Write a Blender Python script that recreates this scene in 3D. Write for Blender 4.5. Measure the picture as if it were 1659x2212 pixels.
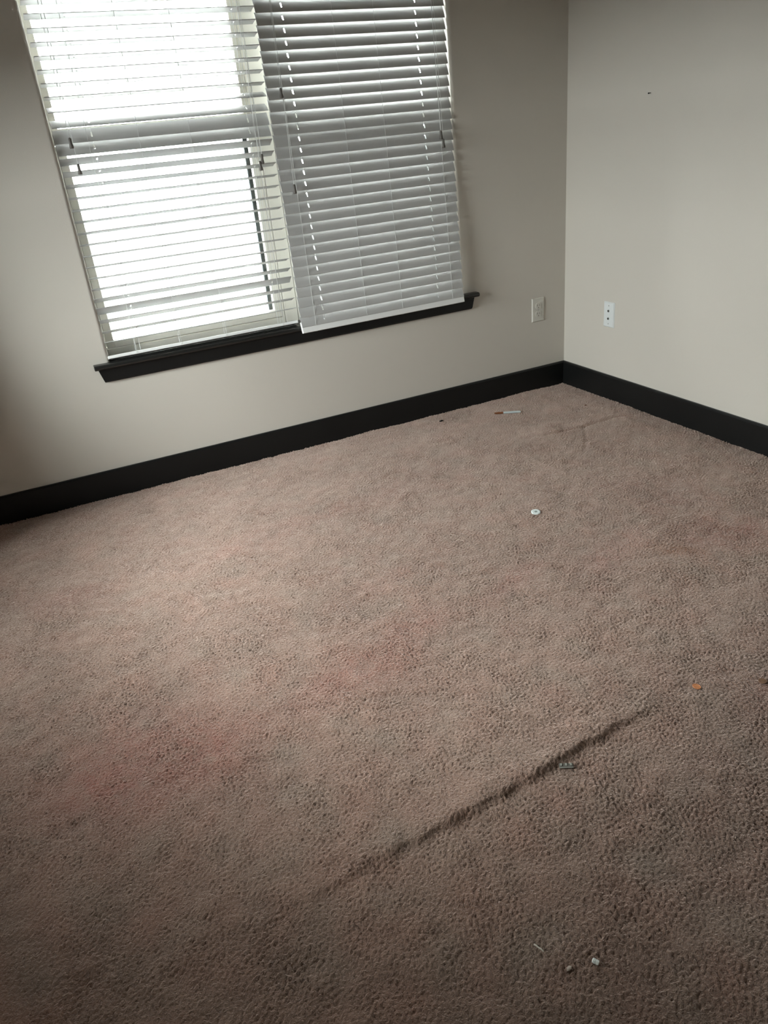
import bpy, bmesh, math
import numpy as np
from mathutils import Vector, Matrix

for o in list(bpy.data.objects):
    bpy.data.objects.remove(o)
SC = bpy.context.scene
COL = SC.collection

# ------------------------------------------------------------------ camera
CAM = (-2.3892, -3.0891, 1.2267)
YAW, PITCH, ROLL, FPX = 0.4004, -0.4599, -0.1032, 1635.86
fw = Vector((math.sin(YAW) * math.cos(PITCH), math.cos(YAW) * math.cos(PITCH), math.sin(PITCH)))
rt = fw.cross(Vector((0, 0, 1))).normalized()
up = rt.cross(fw)
r2 = rt * math.cos(ROLL) + up * math.sin(ROLL)
u2 = up * math.cos(ROLL) - rt * math.sin(ROLL)
cd = bpy.data.cameras.new('camera')
cam = bpy.data.objects.new('camera', cd)
COL.objects.link(cam)
cd.sensor_fit = 'HORIZONTAL'
cd.sensor_width = 36.0
cd.lens = 36.0 * FPX / 1659.0
cd.clip_start = 0.02
cd.clip_end = 500
cam.matrix_world = Matrix(((r2.x, u2.x, -fw.x, CAM[0]), (r2.y, u2.y, -fw.y, CAM[1]), (r2.z, u2.z, -fw.z, CAM[2]), (0, 0, 0, 1)))
SC.camera = cam

# ------------------------------------------------------------------ sky (bright overcast) and exposure
SKY = 21.0
world = bpy.data.worlds.new('overcast_sky')
SC.world = world
world.use_nodes = True
nt = world.node_tree
nt.nodes.clear()
wo = nt.nodes.new('ShaderNodeOutputWorld')
bg = nt.nodes.new('ShaderNodeBackground')
tc = nt.nodes.new('ShaderNodeTexCoord')
sx = nt.nodes.new('ShaderNodeSeparateXYZ')
mr = nt.nodes.new('ShaderNodeMapRange')        # overcast sky: zenith brighter than horizon
mr.inputs['From Min'].default_value = 0.0
mr.inputs['From Max'].default_value = 1.0
mr.inputs['To Min'].default_value = SKY * 0.6
mr.inputs['To Max'].default_value = SKY * 1.5
bg.inputs['Color'].default_value = (0.99, 1.0, 0.995, 1)
nt.links.new(tc.outputs['Generated'], sx.inputs[0])
nt.links.new(sx.outputs['Z'], mr.inputs['Value'])
nt.links.new(mr.outputs['Result'], bg.inputs['Strength'])
nt.links.new(bg.outputs[0], wo.inputs['Surface'])
try:
    world.cycles.sampling_method = 'AUTOMATIC'
except Exception:
    pass

vs = SC.view_settings
vs.view_transform = 'Standard'
vs.look = 'None'
vs.gamma = 1.0
vs.use_curve_mapping = False
vs.exposure = 1.66
try:
    SC.cycles.use_denoising = True
    SC.cycles.denoiser = 'OPENIMAGEDENOISE'
    SC.cycles.max_bounces = 12
    SC.cycles.diffuse_bounces = 8
    SC.cycles.transparent_max_bounces = 16
    SC.cycles.caustics_reflective = False
    SC.cycles.caustics_refractive = False
except Exception:
    pass

# window light portals (they add no light, they only guide the sampling of the sky)
def portal(name, x0, x1, z0, z1, y):
    ld = bpy.data.lights.new(name, 'AREA')
    ld.shape = 'RECTANGLE'
    ld.size, ld.size_y = x1 - x0, z1 - z0
    ld.cycles.is_portal = True
    o = bpy.data.objects.new(name, ld)
    o.location = ((x0 + x1) / 2, y, (z0 + z1) / 2)
    o.rotation_euler = (-math.pi / 2, 0, 0)
    COL.objects.link(o)
    return o

portal('window_portal', -2.18, -1.37, 0.55, 2.11, 0.205)
pl3 = portal('window_portal', -0.61, 0.61, 0.53, 1.56, 0.0)
pl3.location = (-3.81, -1.03, 1.045)
pl3.rotation_euler = (math.pi / 2, 0, -math.pi / 2)
portal('window_portal', -1.37, -0.57, 0.55, 2.11, 0.205)

# ------------------------------------------------------------------ materials
def mat(name, col, rough=0.6, metal=0.0, bump=None, var=None, spec=0.5):
    m = bpy.data.materials.new(name)
    m.use_nodes = True
    n, l = m.node_tree.nodes, m.node_tree.links
    b = n['Principled BSDF']
    b.inputs['Base Color'].default_value = (*col, 1)
    b.inputs['Roughness'].default_value = rough
    b.inputs['Metallic'].default_value = metal
    b.inputs['Specular IOR Level'].default_value = spec
    t = n.new('ShaderNodeTexCoord')
    if var:
        scale, amt = var
        nz = n.new('ShaderNodeTexNoise')
        nz.inputs['Scale'].default_value = scale
        nz.inputs['Detail'].default_value = 4
        l.new(t.outputs['Object'], nz.inputs['Vector'])
        mp = n.new('ShaderNodeMapRange')
        mp.inputs['From Min'].default_value = 0.3
        mp.inputs['From Max'].default_value = 0.7
        mp.inputs['To Min'].default_value = 1 - amt
        mp.inputs['To Max'].default_value = 1 + amt
        l.new(nz.outputs[0], mp.inputs['Value'])
        mx = n.new('ShaderNodeVectorMath')
        mx.operation = 'SCALE'
        mx.inputs[0].default_value = col
        l.new(mp.outputs[0], mx.inputs['Scale'])
        l.new(mx.outputs[0], b.inputs['Base Color'])
    if bump:
        scale, dist, strength = bump
        nb = n.new('ShaderNodeTexNoise')
        nb.inputs['Scale'].default_value = scale
        nb.inputs['Detail'].default_value = 3
        l.new(t.outputs['Object'], nb.inputs['Vector'])
        bn = n.new('ShaderNodeBump')
        bn.inputs['Distance'].default_value = dist
        bn.inputs['Strength'].default_value = strength
        l.new(nb.outputs[0], bn.inputs['Height'])
        l.new(bn.outputs[0], b.inputs['Normal'])
    return m

M_WALL = mat('wall_paint', (0.585, 0.56, 0.51), 0.75, bump=(260, 0.0006, 0.5), var=(1.5, 0.015), spec=0.3)
M_CEIL = mat('ceiling_paint', (0.70, 0.69, 0.66), 0.9, bump=(90, 0.002, 0.5))
M_TRIM = mat('black_trim_paint', (0.0065, 0.007, 0.0072), 0.42, bump=(60, 0.0004, 0.4), var=(6, 0.15), spec=0.28)
M_STOOL = mat('black_sill_paint', (0.012, 0.0125, 0.012), 0.30, bump=(25, 0.0006, 0.3), spec=0.6)
M_VINYL = mat('cream_vinyl', (0.60, 0.585, 0.52), 0.45, bump=(40, 0.0003, 0.3), var=(8, 0.02))
M_SLAT = mat('white_faux_wood', (0.43, 0.435, 0.43), 0.42, bump=(30, 0.0003, 0.2))
M_RAIL = mat('white_rail', (0.82, 0.84, 0.84), 0.35)
M_CORD = mat('white_cord', (0.72, 0.74, 0.73), 0.8)
M_TASSEL = mat('grey_tassel', (0.11, 0.10, 0.09), 0.5)
M_SCRFR = mat('dark_bronze', (0.02, 0.03, 0.032), 0.5)
M_PLATE_G = mat('ivory_plate', (0.60, 0.59, 0.54), 0.5)
M_PLATE_W = mat('white_plate', (0.70, 0.74, 0.75), 0.35)
M_HOLE = mat('dark_hole', (0.03, 0.028, 0.025), 0.7)
M_SLOT = mat('socket_slot', (0.13, 0.12, 0.105), 0.7)
M_SCREW = mat('screw_metal', (0.45, 0.46, 0.46), 0.4, 0.6)
M_COPPER = mat('bright_copper', (0.78, 0.33, 0.15), 0.35, 0.55, bump=(900, 0.0002, 0.4), var=(300, 0.08))
M_COPPER_D = mat('dull_copper', (0.20, 0.115, 0.07), 0.5, 0.4, bump=(900, 0.0002, 0.4), var=(300, 0.12))
M_ROD = mat('pale_grey_plastic', (0.46, 0.52, 0.53), 0.3)
M_ROD_END = mat('brown_end', (0.16, 0.055, 0.018), 0.4)
M_BUG = mat('dark_crumb', (0.012, 0.009, 0.008), 0.7)
M_DISC = mat('white_plastic', (0.78, 0.86, 0.86), 0.3)
M_DISC_C = mat('grey_disc_centre', (0.33, 0.40, 0.39), 0.4)
M_FOIL = mat('silver_foil', (0.85, 0.92, 0.90), 0.25, 0.35, bump=(400, 0.001, 0.6))
M_PAPER = mat('pale_paper', (0.48, 0.45, 0.38), 0.8)
M_BEIGE = mat('beige_crumb', (0.42, 0.36, 0.31), 0.8)
M_NAIL = mat('dark_nail', (0.02, 0.02, 0.02), 0.5, 0.5)
M_GROUND = mat('outdoor_concrete', (0.036, 0.037, 0.037), 0.9, bump=(2, 0.01, 0.5), var=(0.4, 0.08))

def mat_glass(name, tint, ior=1.5):
    m = bpy.data.materials.new(name)
    m.use_nodes = True
    n, l = m.node_tree.nodes, m.node_tree.links
    n.clear()
    out = n.new('ShaderNodeOutputMaterial')
    mix = n.new('ShaderNodeMixShader')
    fr = n.new('ShaderNodeFresnel')
    fr.inputs['IOR'].default_value = ior
    tr = n.new('ShaderNodeBsdfTransparent')
    tr.inputs['Color'].default_value = (*tint, 1)
    gl = n.new('ShaderNodeBsdfGlossy')
    gl.inputs['Roughness'].default_value = 0.02
    l.new(fr.outputs[0], mix.inputs[0])
    l.new(tr.outputs[0], mix.inputs[1])
    l.new(gl.outputs[0], mix.inputs[2])
    l.new(mix.outputs[0], out.inputs['Surface'])
    return m

M_GLASS = mat_glass('window_glass', (0.96, 0.98, 0.97), 1.45)
M_CLEAR = mat('clear_plastic', (0.13, 0.125, 0.11), 0.25)
M_CLEAR_RIB = mat('clear_plastic_rib', (0.30, 0.31, 0.28), 0.25)

def mat_screen():
    m = bpy.data.materials.new('insect_mesh')
    m.use_nodes = True
    n, l = m.node_tree.nodes, m.node_tree.links
    n.clear()
    out = n.new('ShaderNodeOutputMaterial')
    mix = n.new('ShaderNodeMixShader')
    mix.inputs[0].default_value = 0.30
    tr = n.new('ShaderNodeBsdfTransparent')
    df = n.new('ShaderNodeBsdfDiffuse')
    df.inputs['Color'].default_value = (0.12, 0.125, 0.13, 1)
    l.new(tr.outputs[0], mix.inputs[1])
    l.new(df.outputs[0], mix.inputs[2])
    l.new(mix.outputs[0], out.inputs['Surface'])
    return m
M_SCREEN = mat_screen()

def mat_carpet():
    m = bpy.data.materials.new('brown_carpet')
    m.use_nodes = True
    n, l = m.node_tree.nodes, m.node_tree.links
    b = n['Principled BSDF']
    b.inputs['Roughness'].default_value = 0.95
    b.inputs['Specular IOR Level'].default_value = 0.1
    b.inputs['Sheen Weight'].default_value = 1.0
    b.inputs['Sheen Tint'].default_value = (1.0, 0.83, 0.75, 1)
    b.inputs['Sheen Roughness'].default_value = 0.42
    at = n.new('ShaderNodeAttribute')
    at.attribute_name = 'tint'
    t = n.new('ShaderNodeTexCoord')
    nz = n.new('ShaderNodeTexNoise')
    nz.inputs['Scale'].default_value = 420
    nz.inputs['Detail'].default_value = 3
    l.new(t.outputs['Object'], nz.inputs['Vector'])
    mp = n.new('ShaderNodeMapRange')
    mp.inputs['From Min'].default_value = 0.3
    mp.inputs['From Max'].default_value = 0.7
    mp.inputs['To Min'].default_value = 0.80
    mp.inputs['To Max'].default_value = 1.20
    l.new(nz.outputs[0], mp.inputs['Value'])
    sc = n.new('ShaderNodeVectorMath')
    sc.operation = 'SCALE'
    l.new(at.outputs['Color'], sc.inputs[0])
    l.new(mp.outputs[0], sc.inputs['Scale'])
    l.new(sc.outputs[0], b.inputs['Base Color'])
    nb = n.new('ShaderNodeTexNoise')
    nb.inputs['Scale'].default_value = 230
    nb.inputs['Detail'].default_value = 3
    nb.inputs['Distortion'].default_value = 0.6
    l.new(t.outputs['Object'], nb.inputs['Vector'])
    bn = n.new('ShaderNodeBump')
    bn.inputs['Distance'].default_value = 0.004
    bn.inputs['Strength'].default_value = 1.0
    l.new(nb.outputs[0], bn.inputs['Height'])
    l.new(bn.outputs[0], b.inputs['Normal'])
    return m
M_CARPET = mat_carpet()

# ------------------------------------------------------------------ helpers
def link_mesh(name, me, m, parent=None, loc=(0, 0, 0), rot=(0, 0, 0)):
    o = bpy.data.objects.new(name, me)
    COL.objects.link(o)
    if m is not None and not me.materials:
        me.materials.append(m)
    o.location = loc
    o.rotation_euler = rot
    if parent is not None:
        o.parent = parent
    return o

def pyobj(name, verts, faces, m, parent=None, loc=(0, 0, 0), rot=(0, 0, 0), smooth=False):
    me = bpy.data.meshes.new(name)
    me.from_pydata(verts, [], faces)
    bm = bmesh.new()
    bm.from_mesh(me)
    bmesh.ops.recalc_face_normals(bm, faces=bm.faces)
    bm.to_mesh(me)
    bm.free()
    if smooth:
        me.polygons.foreach_set('use_smooth', [True] * len(me.polygons))
    return link_mesh(name, me, m, parent, loc, rot)

class MB:
    """collects boxes, tubes and prisms into one mesh"""
    def __init__(self):
        self.v, self.f = [], []
    def box(self, x0, x1, y0, y1, z0, z1):
        b = len(self.v)
        self.v += [(x, y, z) for x in (x0, x1) for y in (y0, y1) for z in (z0, z1)]
        self.f += [tuple(b + i for i in q) for q in ((0, 1, 3, 2), (4, 6, 7, 5), (0, 4, 5, 1), (2, 3, 7, 6), (0, 2, 6, 4), (1, 5, 7, 3))]
        return self
    def prism(self, pts, x0, x1, xs0=None, xs1=None):
        """pts: (y,z) profile swept along x; xs0/xs1 = per-point end positions (mitred or tapered ends)"""
        b, n = len(self.v), len(pts)
        for i, (y, z) in enumerate(pts):
            self.v.append((x0 if xs0 is None else xs0[i], y, z))
        for i, (y, z) in enumerate(pts):
            self.v.append((x1 if xs1 is None else xs1[i], y, z))
        for i in range(n):
            j = (i + 1) % n
            self.f.append((b + i, b + j, b + n + j, b + n + i))
        self.f.append(tuple(b + i for i in range(n)))
        self.f.append(tuple(b + n + i for i in reversed(range(n))))
        return self
    def tube(self, pts, r, seg=6, r1=None):
        b0 = len(self.v)
        pts = [Vector(p) for p in pts]
        for i, p in enumerate(pts):
            d = (pts[min(i + 1, len(pts) - 1)] - pts[max(i - 1, 0)]).normalized()
            a = d.cross(Vector((0.3, 0.5, 0.81))).normalized()
            c = d.cross(a)
            rr = r if r1 is None else (r + (r1 - r) * i / (len(pts) - 1))
            if not isinstance(r, (int, float)):
                rr = r[i]
            for k in range(seg):
                t = 2 * math.pi * k / seg
                self.v.append(tuple(p + a * math.cos(t) * rr + c * math.sin(t) * rr))
        for i in range(len(pts) - 1):
            for k in range(seg):
                k2 = (k + 1) % seg
                self.f.append((b0 + i * seg + k, b0 + i * seg + k2, b0 + (i + 1) * seg + k2, b0 + (i + 1) * seg + k))
        self.f.append(tuple(b0 + k for k in reversed(range(seg))))
        e = b0 + (len(pts) - 1) * seg
        self.f.append(tuple(e + k for k in range(seg)))
        return self
    def build(self, name, m, parent=None, loc=(0, 0, 0), rot=(0, 0, 0), bevel=0, smooth=False, segs=2):
        o = pyobj(name, self.v, self.f, m, parent, loc, rot, smooth)
        if bevel:
            bm = bmesh.new()
            bm.from_mesh(o.data)
            eds = [e for e in bm.edges if len(e.link_faces) == 2 and e.calc_face_angle(0) > 0.6]
            bmesh.ops.bevel(bm, geom=eds, offset=bevel, segments=segs, affect='EDGES', profile=0.5, clamp_overlap=True)
            bm.to_mesh(o.data)
            bm.free()
        return o

def thing(name, label, cat, loc=(0, 0, 0), rot=(0, 0, 0), group=None):
    o = bpy.data.objects.new(name, None)
    o.empty_display_size = 0.05
    COL.objects.link(o)
    o.location = loc
    o.rotation_euler = rot
    o['label'] = label
    o['category'] = cat
    if group:
        o['group'] = group
    return o

def tag(o, label, cat, group=None):
    o['label'] = label
    o['category'] = cat
    if group:
        o['group'] = group
    return o

def struct(o):
    o['kind'] = 'structure'
    return o

def sempty(name, loc):
    o = bpy.data.objects.new(name, None)
    o.empty_display_size = 0.05
    COL.objects.link(o)
    o.location = loc
    return struct(o)

# ------------------------------------------------------------------ dimensions
XL, YF, ZC = -3.6, -8.5, 2.74            # left wall, wall behind the camera, ceiling
WL, WR, WB, WT = -2.162, -0.589, 0.541, 2.11   # window opening
WTH = 0.20                                # window wall thickness
BH, BT = 0.1134, 0.014                    # baseboard

# window wall with bullnose corners around the opening
R = 0.014
def arc(cx, cy, a0, a1, r, n=6):
    return [(cx + r * math.cos(a0 + (a1 - a0) * i / n), cy + r * math.sin(a0 + (a1 - a0) * i / n)) for i in range(n + 1)]
wb = MB()
zb = 0.522                                # the sill board fills the rest
# left part: profile in x,y swept along z
def vert_prism(mb, pts, z0, z1):
    b, n = len(mb.v), len(pts)
    mb.v += [(x, y, z0) for x, y in pts] + [(x, y, z1) for x, y in pts]
    for i in range(n):
        j = (i + 1) % n
        mb.f.append((b + i, b + j, b + n + j, b + n + i))
    mb.f.append(tuple(b + i for i in range(n)))
    mb.f.append(tuple(b + n + i for i in reversed(range(n))))
left_full = [(XL - 0.2, WTH), (XL - 0.2, 0)] + arc(WL - R, R, -math.pi / 2, 0, R) + [(WL, WTH)]
right = [(0.1, WTH), (0.1, 0)] + [(WR + R - R * math.sin(t), R - R * math.cos(t)) for t in [math.pi / 2 * i / 6 for i in range(7)]] + [(WR, WTH)]
vert_prism(wb, left_full, zb, ZC)
vert_prism(wb, right, zb, ZC)
wb.box(XL - 0.2, 0.1, 0, WTH, -0.06, zb)
head = [(WTH, ZC), (0, ZC), (0, WT + R)] + [(R - R * math.cos(t), WT + R - R * math.sin(t)) for t in [math.pi / 2 * i / 6 for i in range(7)]][1:] + [(WTH, WT)]
wb.prism(head, WL, WR)
wall_back = struct(wb.build('wall_back', M_WALL))

struct(MB().box(0, 0.12, YF - 0.1, 0, -0.06, ZC).build('wall_right', M_WALL))
# left wall, out of view; its window is added to light the room
LY0, LY1 = -1.62, -0.44
LWT = 1.55
struct(MB().box(XL - WTH, XL, YF - 0.1, LY0, -0.06, ZC).box(XL - WTH, XL, LY1, 0, -0.06, ZC)
       .box(XL - WTH, XL, LY0, LY1, -0.06, WB - 0.02).box(XL - WTH, XL, LY0, LY1, LWT, ZC).build('wall_left', M_WALL))
struct(MB().box(XL, 0, YF - 0.12, YF, -0.06, ZC).build('wall_front', M_WALL))
# unseen block added to shade the left part of the back wall
struct(MB().box(XL, -2.92, -0.28, 0, -0.06, ZC).build('added_shade_block', M_WALL))
struct(MB().box(XL - 0.2, 0.12, YF - 0.12, WTH, ZC, ZC + 0.1).build('ceiling', M_CEIL))

# baseboards with a small eased top edge (tops: back of the board at the wall)
prof = [(0, -0.05), (0, BH), (-0.009, BH), (-BT, BH - 0.006), (-BT, -0.05)]
def board(name, L, loc, rotz, mit0=True, mit1=True):
    xs0 = [(-p[0] if mit0 else 0) for p in prof]
    xs1 = [L + (p[0] if mit1 else 0) for p in prof]
    return struct(MB().prism(prof, 0, L, xs0, xs1).build(name, M_TRIM, None, loc, (0, 0, rotz)))
board('baseboard_back', -XL, (XL, 0, 0), 0)
board('baseboard_right', -YF, (0, 0, 0), -math.pi / 2)
board('baseboard_left', -YF, (XL, YF, 0), math.pi / 2)
board('baseboard_front', -XL, (0, YF, 0), math.pi)

# ------------------------------------------------------------------ carpet
rng = np.random.default_rng(7)
def field(nx, ny, step, lo, hi, seed):
    """random field whose wavelengths lie between lo and hi (metres), unit variance"""
    g = np.random.default_rng(seed).standard_normal((ny, nx))
    F = np.fft.rfft2(g)
    fy = np.fft.fftfreq(ny, step)[:, None]
    fx = np.fft.rfftfreq(nx, step)[None, :]
    k = np.sqrt(fx * fx + fy * fy)
    klo, khi = 1 / hi, 1 / lo
    w = 1 / (1 + (k / khi) ** 8) * (1 - 1 / (1 + (k / klo) ** 8))
    F *= w
    r = np.fft.irfft2(F, s=(ny, nx))
    return r / (r.std() + 1e-12)
STEP = 0.0034
FX0, FY0 = -3.0, -2.98
nxf = int(round((0 - FX0) / STEP)) + 1
nyf = int(round((0 - FY0) / STEP)) + 1
xf = FX0 + (0 - FX0) * np.arange(nxf) / (nxf - 1)
yf = FY0 + (0 - FY0) * np.arange(nyf) / (nyf - 1)
Xf, Yf = np.meshgrid(xf, yf)
worm = field(nxf, nyf, STEP, 0.0085, 0.0145, 1)
worm2 = field(nxf, nyf, STEP, 0.007, 0.010, 4)
big = field(nxf, nyf, STEP, 0.25, 1.2, 2)
mid = field(nxf, nyf, STEP, 0.05, 0.18, 3)
rough_amt = np.clip(0.92 + 0.13 * field(nxf, nyf, STEP, 0.15, 0.6, 9), 0.5, 1.3)
worm = np.tanh(worm * 0.9)
Z = rough_amt * (0.0016 * worm + 0.0010 * worm2) + 0.0009 * big + 0.0006 * mid
def sstep(a, b, x):
    t = np.clip((x - a) / (b - a), 0, 1)
    return t * t * (3 - 2 * t)
# the loose fold: gentle towards the window, steep towards the camera
yr = np.interp(Xf, [-2.35, -2.14, -1.94, -1.80, -1.67, -1.50, -1.38], [-2.165, -2.145, -2.137, -2.128, -2.116, -2.100, -2.085])
yr = yr + 0.0025 * field(nxf, nyf, STEP, 0.05, 0.3, 5)
amp = np.interp(Xf, [-2.42, -2.22, -2.05, -1.9, -1.6, -1.47, -1.36, -1.28], [0, 0.003, 0.007, 0.010, 0.011, 0.008, 0.003, 0])
d = Yf - yr
ridge = np.where(d > 0, np.exp(-(d / 0.050) ** 2) * 0.55 + np.exp(-(d / 0.20) ** 2) * 0.45, np.exp(-(d / 0.013) ** 2))
Z = Z + amp * ridge
Z = Z + 0.013 * sstep(-2.9, -1.95, Xf) * (1 - sstep(-1.6, -0.7, Xf)) * np.where(d > 0, np.exp(-(d / 0.42) ** 2), np.exp(-(d / 0.26) ** 2))
# faint creases near the right-hand wall
def crease(pts, depth, wid):
    z = np.zeros_like(Xf)
    for (ax, ay), (bx, by) in zip(pts[:-1], pts[1:]):
        L2 = (bx - ax) ** 2 + (by - ay) ** 2
        t = np.clip(((Xf - ax) * (bx - ax) + (Yf - ay) * (by - ay)) / L2, 0, 1)
        dd = (Xf - ax - t * (bx - ax)) ** 2 + (Yf - ay - t * (by - ay)) ** 2
        z = np.maximum(z, np.exp(-dd / wid ** 2))
    return depth * z
Z -= crease([(-0.52, -0.56), (-0.36, -0.575), (-0.155, -0.576), (-0.05, -0.60)], 0.0030, 0.008)
Z += crease([(-0.52, -0.535), (-0.36, -0.55), (-0.155, -0.55)], 0.0026, 0.018)
Z -= crease([(-0.33, -0.58), (-0.42, -0.70), (-0.51, -0.80)], 0.0022, 0.010)
# pile thins and frays against the baseboards
edge = np.minimum(-Xf, -Yf) - BT
Z += np.where(edge < 0.02, (rng.random(Z.shape) - 0.45) * 0.003 * np.clip(1 - edge / 0.02, 0, 1), 0)
# colour
base = np.array([0.262, 0.173, 0.134])
tint = np.ones(Xf.shape + (3,)) * base
tone = 1 + 0.035 * big + 0.03 * mid
tint *= tone[..., None]
warm = field(nxf, nyf, STEP, 0.10, 0.5, 11)
tint *= (1 + np.stack([0.018 * warm, -0.012 * warm, -0.016 * warm], -1))
painted_falloff = sstep(0.0, 0.45, -(Yf - yr) + 0.10 * big * 0.5 + 0.35 * (Xf + 1.9))  # light falloff towards the foreground, painted into the carpet colour
tint *= (1 - 0.38 * painted_falloff)[..., None]
wob = field(nxf, nyf, STEP, 0.04, 0.2, 6)
wob2 = field(nxf, nyf, STEP, 0.02, 0.06, 8)
def blob(cx, cy, rx, ry, ang, col, s):
    c, si = math.cos(ang), math.sin(ang)
    u = ((Xf - cx) * c + (Yf - cy) * si) / rx
    v = (-(Xf - cx) * si + (Yf - cy) * c) / ry
    m = np.exp(-((u * u + v * v) ** 1.3) * np.clip(1 + 0.25 * wob + 0.12 * wob2, 0.3, 3))
    m = np.clip(m * s * (1 + 0.22 * wob + 0.12 * wob2), 0, 1)[..., None]
    global tint
    tint = tint * (1 - m) + tint * np.array(col) * m
PINK = (1.05, 0.80, 0.81)
RED = (0.98, 0.73, 0.71)
ORNG = (0.74, 0.52, 0.36)
blob(-2.42, -1.63, 0.24, 0.20, -0.3, PINK, 0.75)
blob(-2.27, -1.68, 0.10, 0.12, 0.2, RED, 0.5)
blob(-2.52, -1.68, 0.12, 0.10, 0.0, PINK, 0.5)
blob(-1.84, -1.60, 0.15, 0.12, -0.4, RED, 0.75)
blob(-1.66, -1.50, 0.14, 0.08, 0.5, PINK, 0.55)
blob(-2.02, -1.63, 0.14, 0.07, 0.1, PINK, 0.45)
blob(-0.79, -1.595, 0.075, 0.035, -0.9, ORNG, 0.95)
blob(-0.55, -1.62, 0.26, 0.11, -0.5, RED, 0.85)
blob(-0.98, -1.50, 0.16, 0.06, 0.5, PINK, 0.65)
blob(-1.30, -1.46, 0.15, 0.05, 0.4, PINK, 0.6)
blob(-0.55, -1.33, 0.14, 0.08, -0.6, PINK, 0.45)
blob(-1.85, -0.74, 0.30, 0.08, 0.1, PINK, 0.35)
blob(-1.30, -0.66, 0.24, 0.09, 0.2, PINK, 0.30)
blob(-2.52, -0.76, 0.12, 0.07, 0.0, PINK, 0.5)
blob(-0.50, -1.18, 0.20, 0.08, -0.4, PINK, 0.3)
blob(-1.62, -1.24, 0.20, 0.05, 0.3, PINK, 0.3)
blob(-1.10, -2.20, 0.10, 0.08, 0.0, RED, 0.5)
tint = np.clip(tint, 0.01, 0.9)
# assemble: fine grid in view, coarse margins behind and beside the camera
def grid_faces(nx, ny, off=0):
    i = np.arange(nx - 1)[None, :] + nx * np.arange(ny - 1)[:, None]
    return (np.stack([i, i + 1, i + 1 + nx, i + nx], -1).reshape(-1, 4) + off)
V = [np.stack([Xf, Yf, Z], -1).reshape(-1, 3)]
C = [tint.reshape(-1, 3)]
Fc = [grid_faces(nxf, nyf)]
off = len(V[0])
def strip(xs, ys):
    global off
    gx, gy = np.meshgrid(xs, ys)
    V.append(np.stack([gx, gy, np.zeros_like(gx)], -1).reshape(-1, 3))
    C.append(np.ones((gx.size, 3)) * base)
    Fc.append(grid_faces(len(xs), len(ys), off))
    off += gx.size
strip(np.linspace(XL, FX0, 12), np.linspace(YF, 0, 80))
strip(np.linspace(FX0, 0, 60), np.linspace(YF, FY0, 30))
V = np.concatenate(V).astype(np.float32)
C = np.concatenate(C).astype(np.float32)
Fc = np.concatenate(Fc).astype(np.int32)
me = bpy.data.meshes.new('floor')
me.vertices.add(len(V))
me.vertices.foreach_set('co', V.ravel())
me.loops.add(len(Fc) * 4)
me.loops.foreach_set('vertex_index', Fc.ravel())
me.polygons.add(len(Fc))
me.polygons.foreach_set('loop_start', np.arange(len(Fc), dtype=np.int32) * 4)
me.polygons.foreach_set('use_smooth', np.ones(len(Fc), dtype=bool))
me.update(calc_edges=True)
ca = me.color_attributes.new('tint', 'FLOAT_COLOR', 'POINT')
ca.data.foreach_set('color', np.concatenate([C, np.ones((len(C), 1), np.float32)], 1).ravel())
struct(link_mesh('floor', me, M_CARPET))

def floor_z(x, y):
    i = int(round((x - FX0) / STEP))
    j = int(round((y - FY0) / STEP))
    s = Z[max(j - 2, 0):j + 3, max(i - 2, 0):i + 3]
    return float(s.mean() + 0.5 * (s.max() - s.mean()))

# ------------------------------------------------------------------ window stool, apron, mullion
NY = -0.036
nose = [(0.128, WB), (NY + 0.010, WB)] + [(NY + 0.010 - 0.010 * math.sin(t), WB - 0.010 + 0.010 * math.cos(t)) for t in [math.pi * i / 8 for i in range(1, 9)]] + [(0.128, WB - 0.020)]
st = MB()
# inside the opening
st.prism([(0.17, WB), (0.0, WB), (0.0, WB - 0.0195), (0.17, WB - 0.0195)], WL + 0.0005, WR - 0.0005)
# nose with horns running past the opening
hn = [(0.0, WB)] + nose[1:-1] + [(0.0, WB - 0.020)]
xs0 = [-2.2266 + (0.006 if i in (0, len(hn) - 1) else 0) * 0 for i in range(len(hn))]
st.prism(hn, -2.2266, -0.5075)
struct(st.build('trim_1', M_STOOL, bevel=0.0015, segs=1))
ap = [(0, WB - 0.020), (-0.017, WB - 0.020), (-0.017, 0.475), (-0.012, 0.4685), (0, 0.4685)]
struct(MB().prism(ap, 0, 0, [-2.214, -2.214, -2.2015, -2.199, -2.199], [-0.526, -0.526, -0.5385, -0.541, -0.541]).build('trim_2', M_TRIM))
MX0, MX1 = -1.404, -1.347
mu = MB().box(MX0, MX1, 0.098, 0.175, WB, WT)
struct(mu.build('trim_3', M_VINYL, bevel=0.003))

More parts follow.
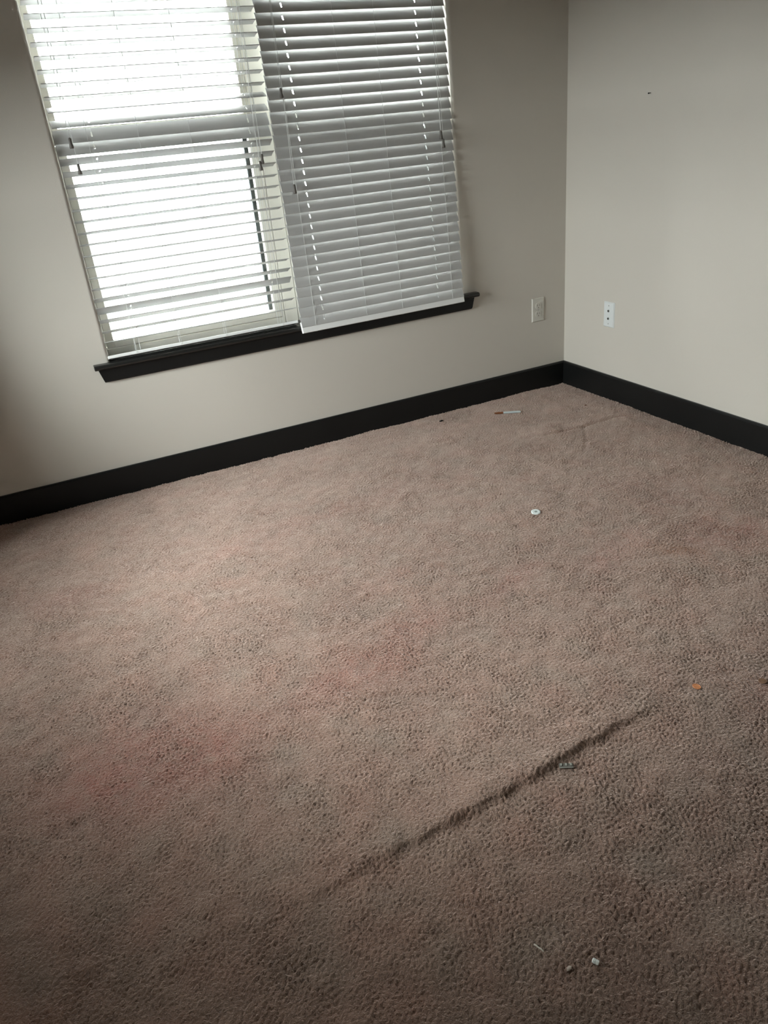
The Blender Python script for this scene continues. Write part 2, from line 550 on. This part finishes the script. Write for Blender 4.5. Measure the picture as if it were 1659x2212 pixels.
def window_unit(name, x0, x1, WT=WT, zm=1.335):
    root = sempty(name, (x0, 0.10, WB))
    def P(mb, nm, m, parent=root, bevel=0.0015):
        mb.v = [(x - x0, y - 0.10, z - WB) for x, y, z in mb.v]
        o = mb.build(nm, m, None, bevel=bevel, segs=1)
        o.parent = parent
        return o
    y0, y1 = 0.100, 0.172
    P(MB().box(x0, x0 + 0.008, y0, y1, WB, WT).box(x1 - 0.008, x1, y0, y1, WB, WT)
      .box(x0 + 0.008, x1 - 0.008, y0, y1, WT - 0.035, WT).box(x0 + 0.008, x1 - 0.008, y0, y1, WB, WB + 0.027), 'window_frame', M_VINYL)
    # lower sash (room side)
    a, b = x0 + 0.0105, x1 - 0.0105
    zl0, zl1 = WB + 0.0295, zm
    zg = zm - 0.055
    ls = P(MB().box(a, a + 0.029, 0.102, 0.132, zl0, zl1).box(b - 0.029, b, 0.102, 0.132, zl0, zl1)
           .box(a + 0.029, b - 0.029, 0.102, 0.132, zl0, 0.600).box(a + 0.029, b - 0.029, 0.102, 0.132, zg, zl1), 'lower_sash', M_VINYL)
    def sub(mb, nm, m, parent):
        mb.v = [(x - x0, y - 0.10, z - WB) for x, y, z in mb.v]
        o = mb.build(nm, m)
        o.parent = parent
        return o
    sub(MB().box(a + 0.029, b - 0.029, 0.116, 0.119, 0.600, zg), 'glass_pane', M_GLASS, ls)
    for lx in (a + 0.22, b - 0.22):
        sub(MB().box(lx - 0.03, lx + 0.03, 0.106, 0.130, zl1, zl1 + 0.012), 'sash_lock', M_VINYL, ls)
    # upper sash (outer track)
    c, e = x0 + 0.0085, x1 - 0.0085
    us = P(MB().box(c, c + 0.026, 0.136, 0.166, zm - 0.035, WT - 0.037).box(e - 0.026, e, 0.136, 0.166, zm - 0.035, WT - 0.037)
           .box(c + 0.026, e - 0.026, 0.136, 0.166, zm - 0.035, zm + 0.017).box(c + 0.026, e - 0.026, 0.136, 0.166, WT - 0.075, WT - 0.037), 'upper_sash', M_VINYL)
    sub(MB().box(c + 0.026, e - 0.026, 0.150, 0.153, zm + 0.017, WT - 0.075), 'glass_pane', M_GLASS, us)
    # insect screen outside the lower half
    sf = P(MB().box(c, c + 0.022, 0.150, 0.162, WB + 0.029, zg + 0.018).box(e - 0.042, e, 0.150, 0.162, WB + 0.029, zg + 0.018)
           .box(c + 0.022, e - 0.042, 0.150, 0.162, WB + 0.029, 0.592).box(c + 0.022, e - 0.042, 0.150, 0.162, zg, zg + 0.018), 'screen_frame', M_SCRFR)
    sub(MB().box(c + 0.022, e - 0.042, 0.1555, 0.1560, 0.592, zg), 'insect_screen', M_SCREEN, sf)
    return root
window_unit('window_1', WL + 0.0005, MX0 - 0.0015)
window_unit('window_2', MX1 + 0.0015, WR - 0.0005)

w3 = window_unit('added_fill_window', 0.0, LY1 - LY0, LWT, 1.04)  # unseen window, added for fill light
w3.location = (XL - 0.10, LY0, WB)
w3.rotation_euler = (0, 0, math.pi / 2)
struct(MB().box(XL - 0.17, XL + 0.035, LY0 + 0.001, LY1 - 0.001, WB - 0.02, WB).build('added_window_sill', M_STOOL, bevel=0.002))  # sill of the added left window

# pale ground outside, two floors below
struct(MB().box(-120, 60, -100, 120, -6.2, -6.0).build('ground', M_GROUND))

# ------------------------------------------------------------------ blinds
SW, ST = 0.047, 0.0028
def slat_mesh(name, L, holes):
    us = [0.0, L]
    for h in holes:
        us += [h - 0.0028, h + 0.0028]
    us = sorted(us)
    vsx = [-SW / 2, -SW / 2 + 0.0012, -0.016, -0.0088, 0, 0.0088, 0.016, SW / 2 - 0.0012, SW / 2]
    def hole(i, j):
        return any(abs((us[i] + us[i + 1]) / 2 - h) < 0.002 for h in holes) and abs((vsx[j] + vsx[j + 1]) / 2) < 0.0088
    verts, idx = [], {}
    def vid(i, j, s):
        k = (i, j, s)
        if k not in idx:
            v = vsx[j]
            crown = 0.0016 * (1 - (2 * v / SW) ** 2)
            th = ST / 2 if 0 < j < len(vsx) - 1 else ST * 0.28
            idx[k] = len(verts)
            verts.append((us[i] - L / 2, v, crown + s * th))
        return idx[k]
    F = []
    nu, nv = len(us) - 1, len(vsx) - 1
    for i in range(nu):
        for j in range(nv):
            if hole(i, j):
                continue
            F.append((vid(i, j, 1), vid(i + 1, j, 1), vid(i + 1, j + 1, 1), vid(i, j + 1, 1)))
            F.append((vid(i, j, -1), vid(i, j + 1, -1), vid(i + 1, j + 1, -1), vid(i + 1, j, -1)))
            for di, dj, e in ((-1, 0, ((i, j), (i, j + 1))), (1, 0, ((i + 1, j), (i + 1, j + 1))), (0, -1, ((i, j), (i + 1, j))), (0, 1, ((i, j + 1), (i + 1, j + 1)))):
                a, b = i + di, j + dj
                if a < 0 or b < 0 or a >= nu or b >= nv or hole(a, b):
                    (p, q), (r, s) = e
                    F.append((vid(p, q, 1), vid(r, s, 1), vid(r, s, -1), vid(p, q, -1)))
    me = bpy.data.meshes.new(name)
    me.from_pydata(verts, [], F)
    bm = bmesh.new()
    bm.from_mesh(me)
    bmesh.ops.recalc_face_normals(bm, faces=bm.faces)
    bm.to_mesh(me)
    bm.free()
    me.materials.append(M_SLAT)
    return me

def tassel_mb():
    mb = MB()
    mb.tube([(0, 0, 0.0), (0, 0, -0.004), (0, 0, -0.016), (0, 0, -0.030), (0, 0, -0.034)], [0.0032, 0.0052, 0.0050, 0.0074, 0.0070], 10)
    return mb

def make_blind(label, zc, theta, ycen, xcen, L, ladders, holes, rail, cords, head_z):
    """zc: slat heights top to bottom; theta: tilt about x of each (degrees, room edge up positive)"""
    ox, oy, oz = xcen(zc[-1]), ycen(zc[-1]), zc[-1]
    root = thing('window_blind', label, 'blind', (ox, oy, oz))
    def W(p):
        return (p[0] - ox, p[1] - oy, p[2] - oz)
    sm = slat_mesh('slat', L, [h + L / 2 for h in holes])
    first = None
    for z, th in zip(zc, theta):
        # room edge is the -y edge; rotating about x by -th lifts it
        if first is None:
            o = first = link_mesh('slat', sm, None, root)
        else:
            o = first.copy()
            COL.objects.link(o)
            o.parent = root
        o.location = W((xcen(z), ycen(z), z))
        o.rotation_euler = (-math.radians(th), 0, 0)
    # ladder strings follow the room and window edges of the slats
    for lx in ladders:
        mb = MB()
        for sgn in (-1, 1):
            pts = [W((xcen(head_z) + lx, ycen(head_z) + sgn * 0.018, head_z))]
            for z, th in zip(zc, theta):
                a = math.radians(th)
                dy = sgn * (SW / 2 + 0.0012)
                pts.append(W((xcen(z) + lx + sgn * 0.001, ycen(z) + dy * math.cos(a), z - dy * math.sin(a))))
            pts.append(W((xcen(rail['z']) + lx, rail['y'] + sgn * rail['sy'], rail['z'] + rail['top'])))
            mb.tube(pts, 0.0008, 5)
        mb.build('ladder_cord', M_CORD, root)
    for hx in holes:
        pts = [W((xcen(z) + hx, ycen(z), z)) for z in [head_z] + list(zc)] + [W((xcen(rail['z']) + hx, rail['y'], rail['z'] + rail['top']))]
        MB().tube(pts, 0.0009, 5).build('lift_cord', M_CORD, root)
    # rails
    rl = MB().box(-L / 2 - 0.001, L / 2 + 0.001, -rail['w'] / 2, rail['w'] / 2, -rail['h'] / 2, rail['h'] / 2)
    ro = rl.build('bottom_rail', M_RAIL, root, W((xcen(rail['z']), rail['y'], rail['z'])), (rail['rot'], 0, rail.get('rz', 0)), bevel=0.0025, segs=3)
    for lx in ladders:
        MB().box(lx - 0.004, lx + 0.004, -rail['w'] / 2 - 0.0006, -rail['w'] / 2 + 0.001, -rail['h'] / 2 + 0.002, rail['h'] / 2 - 0.002).build('cord_tape', M_CORD, ro)
    MB().box(-L / 2, L / 2, -0.028, 0.028, 0, 0.045).build('head_rail', M_RAIL, root, W((xcen(head_z), ycen(head_z), head_z)), bevel=0.002)
    for pts, ends in cords:
        mb = MB()
        mb.tube([W(p) for p in pts], 0.0009, 6)
        co = mb.build('pull_cord', M_CORD, root)
        co_t = tassel_mb().build('tassel', M_TASSEL, co, W(pts[-1]), ends, smooth=True)
    return root

# --- left blind, slats open
HZ = 2.062
def YLf(z): return 0.055 - (2.12 - z) / 1.55 * 0.045
def XLc(z): return -1.7625 - (1.70 - z) / 1.13 * 0.0135
n_l = np.arange(-8, 29)
zl = [1.7129 - 0.03945 * n + 0.004 + (0.004 if n == 8 else 0.0) for n in n_l]
spec = {7: 8, 8: -22, 9: -31, 10: -66, 11: -57, 12: 27, 13: 20, 14: 14, 22: 12, 23: 15, 24: 22, 25: 38, 26: 23, 27: 18, 28: 15}
jl = np.random.default_rng(3).normal(0, 1.0, len(n_l))
tl = [spec.get(int(n), 10) + float(j) * 0.8 for n, j in zip(n_l, jl)]
def cord(x0, x1, y, z1, off0=-0.045, wig=0.0):
    """cord hanging from the head rail in front of the slats"""
    pts = []
    for i in range(9):
        t = i / 8
        z = HZ + 0.01 + (z1 - HZ - 0.01) * t
        pts.append((x0 + (x1 - x0) * t + wig * math.sin(6 * t), y(z) + off0 * (1.0 if t > 0.02 else 0.6), z))
    return pts
left_blind = make_blind('white window blind on the left with its slats open and two or three crooked ones',
    zl, tl, YLf, XLc, 0.778,
    ladders=[-0.279, -0.104, 0.081, 0.325], holes=[-0.262, 0.308],
    rail=dict(z=0.5540, y=0.010, w=0.044, h=0.012, rot=math.radians(-18), top=0.006, sy=0.02),
    cords=[(cord(-2.093, -2.108, YLf, 1.318, -0.036), (0, 0, 0)), (cord(-2.080, -2.102, YLf, 1.235, -0.038), (0, 0, 0)),
           (cord(-1.432, -1.436, YLf, 1.205, -0.036), (0, 0.05, 0)), (cord(-1.436, -1.449, YLf, 1.182, -0.038), (0, -0.05, 0))],
    head_z=HZ)

# --- right blind, slats closed, bottom pulled out over the sill nose
def YRf(z): return 0.060 - (2.12 - z) / 1.59 * 0.115
def XRc(z): return -0.983 - (1.68 - z) / 1.13 * 0.016
n_r = np.arange(-10, 28)
zr = [1.6637 - 0.03996 * n - 0.0213 for n in n_r]
jr = np.random.default_rng(5).normal(0, 0.6, len(n_r))
tr_ = [-66 + 0.25 * float(j) for j in jr]
tr_ = [(-65 if n == 26 else -61 if n == 27 else t) for n, t in zip(n_r, tr_)]
right_blind = make_blind('white window blind on the right with its slats shut, hanging over the sill edge',
    zr, tr_, YRf, XRc, 0.780,
    ladders=[-0.328, -0.092, 0.080, 0.333], holes=[-0.287, 0.262],
    rail=dict(z=0.5400, y=-0.0545, w=0.046, h=0.016, rot=math.radians(74), top=0.018, sy=0.004),
    cords=[(cord(-1.312, -1.331, YRf, 1.418, -0.034), (0, 0, 0)), (cord(-1.305, -1.338, YRf, 1.088, -0.036), (0, 0, 0)),
           (cord(-0.660, -0.6695, YRf, 1.222, -0.034), (0, 0, 0)), (cord(-0.650, -0.6625, YRf, 1.190, -0.036), (0, 0, 0))],
    head_z=HZ)

# ------------------------------------------------------------------ wall plates
def plate_mesh(mb, w=0.070, h=0.114, t=0.006, s=0.004):
    """bevelled plate in the x-z plane, face towards -y"""
    b = len(mb.v)
    for (ww, hh, y) in ((w, h, 0.0), (w, h, -0.0018), (w - 2 * s, h - 2 * s, -t)):
        mb.v += [(-ww / 2, y, -hh / 2), (ww / 2, y, -hh / 2), (ww / 2, y, hh / 2), (-ww / 2, y, hh / 2)]
    for k in (0, 4):
        for i in range(4):
            j = (i + 1) % 4
            mb.f.append((b + k + i, b + k + j, b + k + 4 + j, b + k + 4 + i))
    mb.f.append((b + 8, b + 9, b + 10, b + 11))
    mb.f.append((b + 3, b + 2, b + 1, b))
    return mb
def disc(mb, x, z, r, y0, y1, n=14, sz=1.0, flat=None):
    b = len(mb.v)
    for y in (y0, y1):
        for k in range(n):
            a = 2 * math.pi * k / n
            dz = r * sz * math.sin(a)
            if flat:
                dz = max(-flat, min(flat, dz))
            mb.v.append((x + r * math.cos(a), y, z + dz))
    for k in range(n):
        j = (k + 1) % n
        mb.f.append((b + k, b + j, b + n + j, b + n + k))
    mb.f.append(tuple(b + k for k in range(n)))
    mb.f.append(tuple(b + n + k for k in reversed(range(n))))
    return mb

out = thing('power_outlet', 'pale double power outlet low on the window wall', 'outlet', (-0.1619, 0, 0.3974))
plate_mesh(MB()).build('cover_plate', M_PLATE_G, out)
for dz in (0.0195, -0.0195):
    s = disc(MB(), 0, dz, 0.0172, -0.0058, -0.0082, 20, flat=0.0140).build('socket', M_PLATE_G, out)
    for dx, hh in ((-0.0063, 0.0045), (0.0063, 0.0038)):
        MB().box(dx - 0.0011, dx + 0.0011, -0.0086, -0.0080, dz + 0.003 - hh, dz + 0.003 + hh).build('slot', M_SLOT, s)
    disc(MB(), 0, dz - 0.0085, 0.0024, -0.0080, -0.0086, 10).build('slot', M_SLOT, s)
disc(MB(), 0, 0, 0.003, -0.0058, -0.0068, 10).build('screw', M_SCREW, out)

jack = thing('jack_plate', 'white wall plate with two dark jacks on the bare right wall', 'wall plate', (0, -0.3294, 0.3948), (0, 0, math.pi / -2))
plate_mesh(MB()).build('cover_plate', M_PLATE_W, jack)
for dz in (0.0175, -0.0175):
    s = disc(MB(), 0, dz, 0.0062, -0.0058, -0.0085, 6).build('jack', M_SCREW, jack)
    disc(MB(), 0, dz, 0.0048, -0.0084, -0.0092, 12).build('jack_hole', M_HOLE, s)
for dz in (0.041, -0.041):
    disc(MB(), 0, dz, 0.003, -0.0058, -0.0066, 10).build('screw', M_SCREW, jack)

nl = MB()
nl.tube([(0.0, 0, 0), (-0.009, 0.001, -0.001)], 0.0012, 8)
nl.tube([(-0.009, 0.001, -0.001), (-0.0105, 0.001, -0.001)], 0.0030, 10)
tag(nl.build('wall_nail', M_NAIL, None, (0.0, -0.514, 1.277)), 'tiny dark nail left high in the right wall', 'nail')

# ------------------------------------------------------------------ litter on the carpet
# thin rod, pale body with a brown end
p0, p1 = Vector((-0.5453, -0.1875, 0)), Vector((-0.4376, -0.2478, 0))
dv = (p1 - p0)
ang = math.atan2(dv.y, dv.x)
L = dv.length
rz = 0.0055 + max(floor_z(p0.x, p0.y), floor_z(p1.x, p1.y), floor_z(*(((p0 + p1) / 2).xy))) - 0.0012
rod = thing('pen', 'thin pale grey pen with brown end lying by the back baseboard', 'pen', (p0.x, p0.y, rz), (0, 0, ang))
MB().tube([(L * 0.34, 0, 0), (L * 0.36, 0, 0), (L * 0.97, 0, 0), (L, 0, 0)], [0.0046, 0.0052, 0.0052, 0.0036], 14).build('barrel', M_ROD, rod, smooth=False)
o = MB().tube([(0, 0, 0), (L * 0.05, 0, 0), (L * 0.30, 0, 0), (L * 0.342, 0, 0)], [0.0030, 0.0046, 0.0050, 0.0046], 14).build('grip_end', M_ROD_END, rod)
o['label'] = 'brown end of the pen'

def lump(name, m, loc, size, rot, seed, label, cat, sub=2, jit=0.25):
    bm = bmesh.new()
    bmesh.ops.create_icosphere(bm, subdivisions=sub, radius=1.0)
    g = np.random.default_rng(seed)
    for v in bm.verts:
        k = 1 + float(g.normal(0, jit)) * 0.5
        v.co = Vector((v.co.x * size[0] * k, v.co.y * size[1] * k, v.co.z * size[2] * k))
    me = bpy.data.meshes.new(name)
    bm.to_mesh(me)
    bm.free()
    return tag(link_mesh(name, me, m, None, loc, rot), label, cat)

fz = floor_z(-0.791, -0.112)
lump('crumb', M_BUG, (-0.791, -0.111, fz + 0.0018), (0.0125, 0.0055, 0.0035), (0, 0, 0.42), 1, 'small black crumb left of the pen by the back baseboard', 'crumb')
fz = floor_z(-0.151, -0.363)
lump('crumb', M_ROD_END, (-0.151, -0.363, fz + 0.001), (0.0065, 0.004, 0.002), (0, 0, 0.6), 2, 'tiny brown crumb near the far corner of the carpet', 'crumb')

# white flat disc with a grey centre, slightly chipped outline
cx, cy = -0.9894, -1.1344
fz = floor_z(cx, cy)
dr = thing('plastic_disc', 'small white plastic disc with grey centre lying on the carpet', 'disc', (cx, cy, fz + 0.0012), (0.10, -0.05, 0.4))
rads = [0.0172, 0.0178, 0.0165, 0.0172, 0.0158, 0.0168, 0.0190, 0.0172, 0.0168, 0.0172, 0.0160, 0.0172]
nr = len(rads)
vv, ff = [], []
for (s, z) in ((1.0, 0.0), (1.0, 0.0018), (0.80, 0.0030), (0.30, 0.0024)):
    for k, r in enumerate(rads):
        a = 2 * math.pi * k / nr
        vv.append((r * s * math.cos(a), r * s * math.sin(a), z))
for ring in range(3):
    for k in range(nr):
        j = (k + 1) % nr
        ff.append((ring * nr + k, ring * nr + j, (ring + 1) * nr + j, (ring + 1) * nr + k))
ff.append(tuple(3 * nr + k for k in range(nr)))
ff.append(tuple(reversed(range(nr))))
pyobj('rim', vv, ff, M_DISC, dr)
vv = [(0.0056 * math.cos(2 * math.pi * k / 12), 0.0050 * math.sin(2 * math.pi * k / 12), z) for z in (0.0020, 0.0030) for k in range(12)]
ff = [(k, (k + 1) % 12, 12 + (k + 1) % 12, 12 + k) for k in range(12)] + [tuple(12 + k for k in range(12)), tuple(reversed(range(12)))]
o = pyobj('centre', vv, ff, M_DISC_C, dr)
o['label'] = 'grey centre of the disc'

# two pennies
def penny(x, y, m, label, rot):
    mb = MB()
    fz = floor_z(x, y)
    b, n = 0, 28
    vv, ff = [], []
    for r, z in ((0.0094, 0.0), (0.0095, 0.0003), (0.0095, 0.0012), (0.0092, 0.0015), (0.0086, 0.0015), (0.0084, 0.0012)):
        vv += [(r * math.cos(2 * math.pi * k / n), r * math.sin(2 * math.pi * k / n), z) for k in range(n)]
    for q in range(5):
        for k in range(n):
            j = (k + 1) % n
            ff.append((q * n + k, q * n + j, (q + 1) * n + j, (q + 1) * n + k))
    ff.append(tuple(5 * n + k for k in range(n)))
    ff.append(tuple(reversed(range(n))))
    o = pyobj('penny', vv, ff, m, None, (x, y, fz + 0.0012), rot)
    return tag(o, label, 'coin', 'pennies on the carpet')
penny(-1.2236, -2.0919, M_COPPER, 'shiny copper penny on the carpet right of the fold', (0.12, 0.10, 0.3))
penny(-1.0815, -2.1536, M_COPPER_D, 'dull brown penny at the right edge of the photo', (-0.05, 0.04, 1.3))

# ribbed piece of clear plastic in the lee of the fold
gx, gy = -1.636, -2.137
fz = floor_z(gx, gy - 0.012)
cl = thing('plastic_clip', 'clear ribbed plastic piece lying against the carpet fold', 'plastic scrap', (gx, gy - 0.004, fz + 0.002), (0.15, 0.0, -0.50))
MB().box(-0.0145, 0.0145, -0.0055, 0.0055, 0, 0.0025).build('body', M_CLEAR, cl, bevel=0.0006)
for k in (-0.010, 0.0, 0.010):
    MB().box(k - 0.0022, k + 0.0022, -0.001, 0.0052, 0.0025, 0.0036).build('rib', M_CLEAR_RIB, cl, bevel=0.0006)
MB().box(-0.0145, 0.0145, -0.0062, -0.0046, 0.0015, 0.0034).build('lip', M_CLEAR_RIB, cl, bevel=0.0004)

# strip, crumb and foil pellet near the bottom of the photo
x, y = -1.914, -2.429
fz = floor_z(x, y)
sp = MB()
pts = [(-0.0095, 0.0018, 0.0012), (-0.005, 0.0012, 0.0022), (0.0, 0.0, 0.0018), (0.005, -0.0004, 0.0026), (0.0095, -0.0018, 0.0014)]
b = 0
for (px, py, pz) in pts:
    sp.v += [(px, py - 0.0011, pz), (px, py + 0.0011, pz + 0.0003), (px, py + 0.0011, pz + 0.0009), (px, py - 0.0011, pz + 0.0006)]
for i in range(4):
    for k in range(4):
        j = (k + 1) % 4
        sp.f.append((4 * i + k, 4 * i + j, 4 * i + 4 + j, 4 * i + 4 + k))
sp.f += [(0, 1, 2, 3), (16, 17, 18, 19)]
tag(sp.build('paper_strip', M_PAPER, None, (x, y, fz), (0, 0, -1.045)), 'short pale curled strip on the dark foreground carpet', 'scrap')
fz = floor_z(-1.891, -2.480)
lump('crumb', M_BEIGE, (-1.891, -2.480, fz + 0.0015), (0.0060, 0.0032, 0.0024), (0, 0, 0.2), 5, 'small beige crumb between pale strip and silver pellet', 'crumb', 1, 0.4)
fz = floor_z(-1.849, -2.493)
fo = MB().tube([(-0.0055, 0, 0), (-0.0045, 0, 0), (-0.0006, 0, 0), (0, 0, 0), (0.0006, 0, 0), (0.0045, 0, 0), (0.0055, 0, 0)], [0.0030, 0.0040, 0.0041, 0.0033, 0.0041, 0.0040, 0.0030], 10)
tag(fo.build('foil_pellet', M_FOIL, None, (-1.849, -2.493, fz + 0.0036), (0, 0.1, -0.95)), 'shiny silver pellet on the dark foreground carpet', 'scrap')

# small dark scrap on the window sill, under the left blind
tag(MB().box(-0.006, 0.006, -0.004, 0.004, 0, 0.002).build('crumb', M_BUG, None, (-1.536, -0.017, WB), (0, 0, 0.3), bevel=0.0006), 'dark crumb on the black window sill below the left blind', 'crumb')
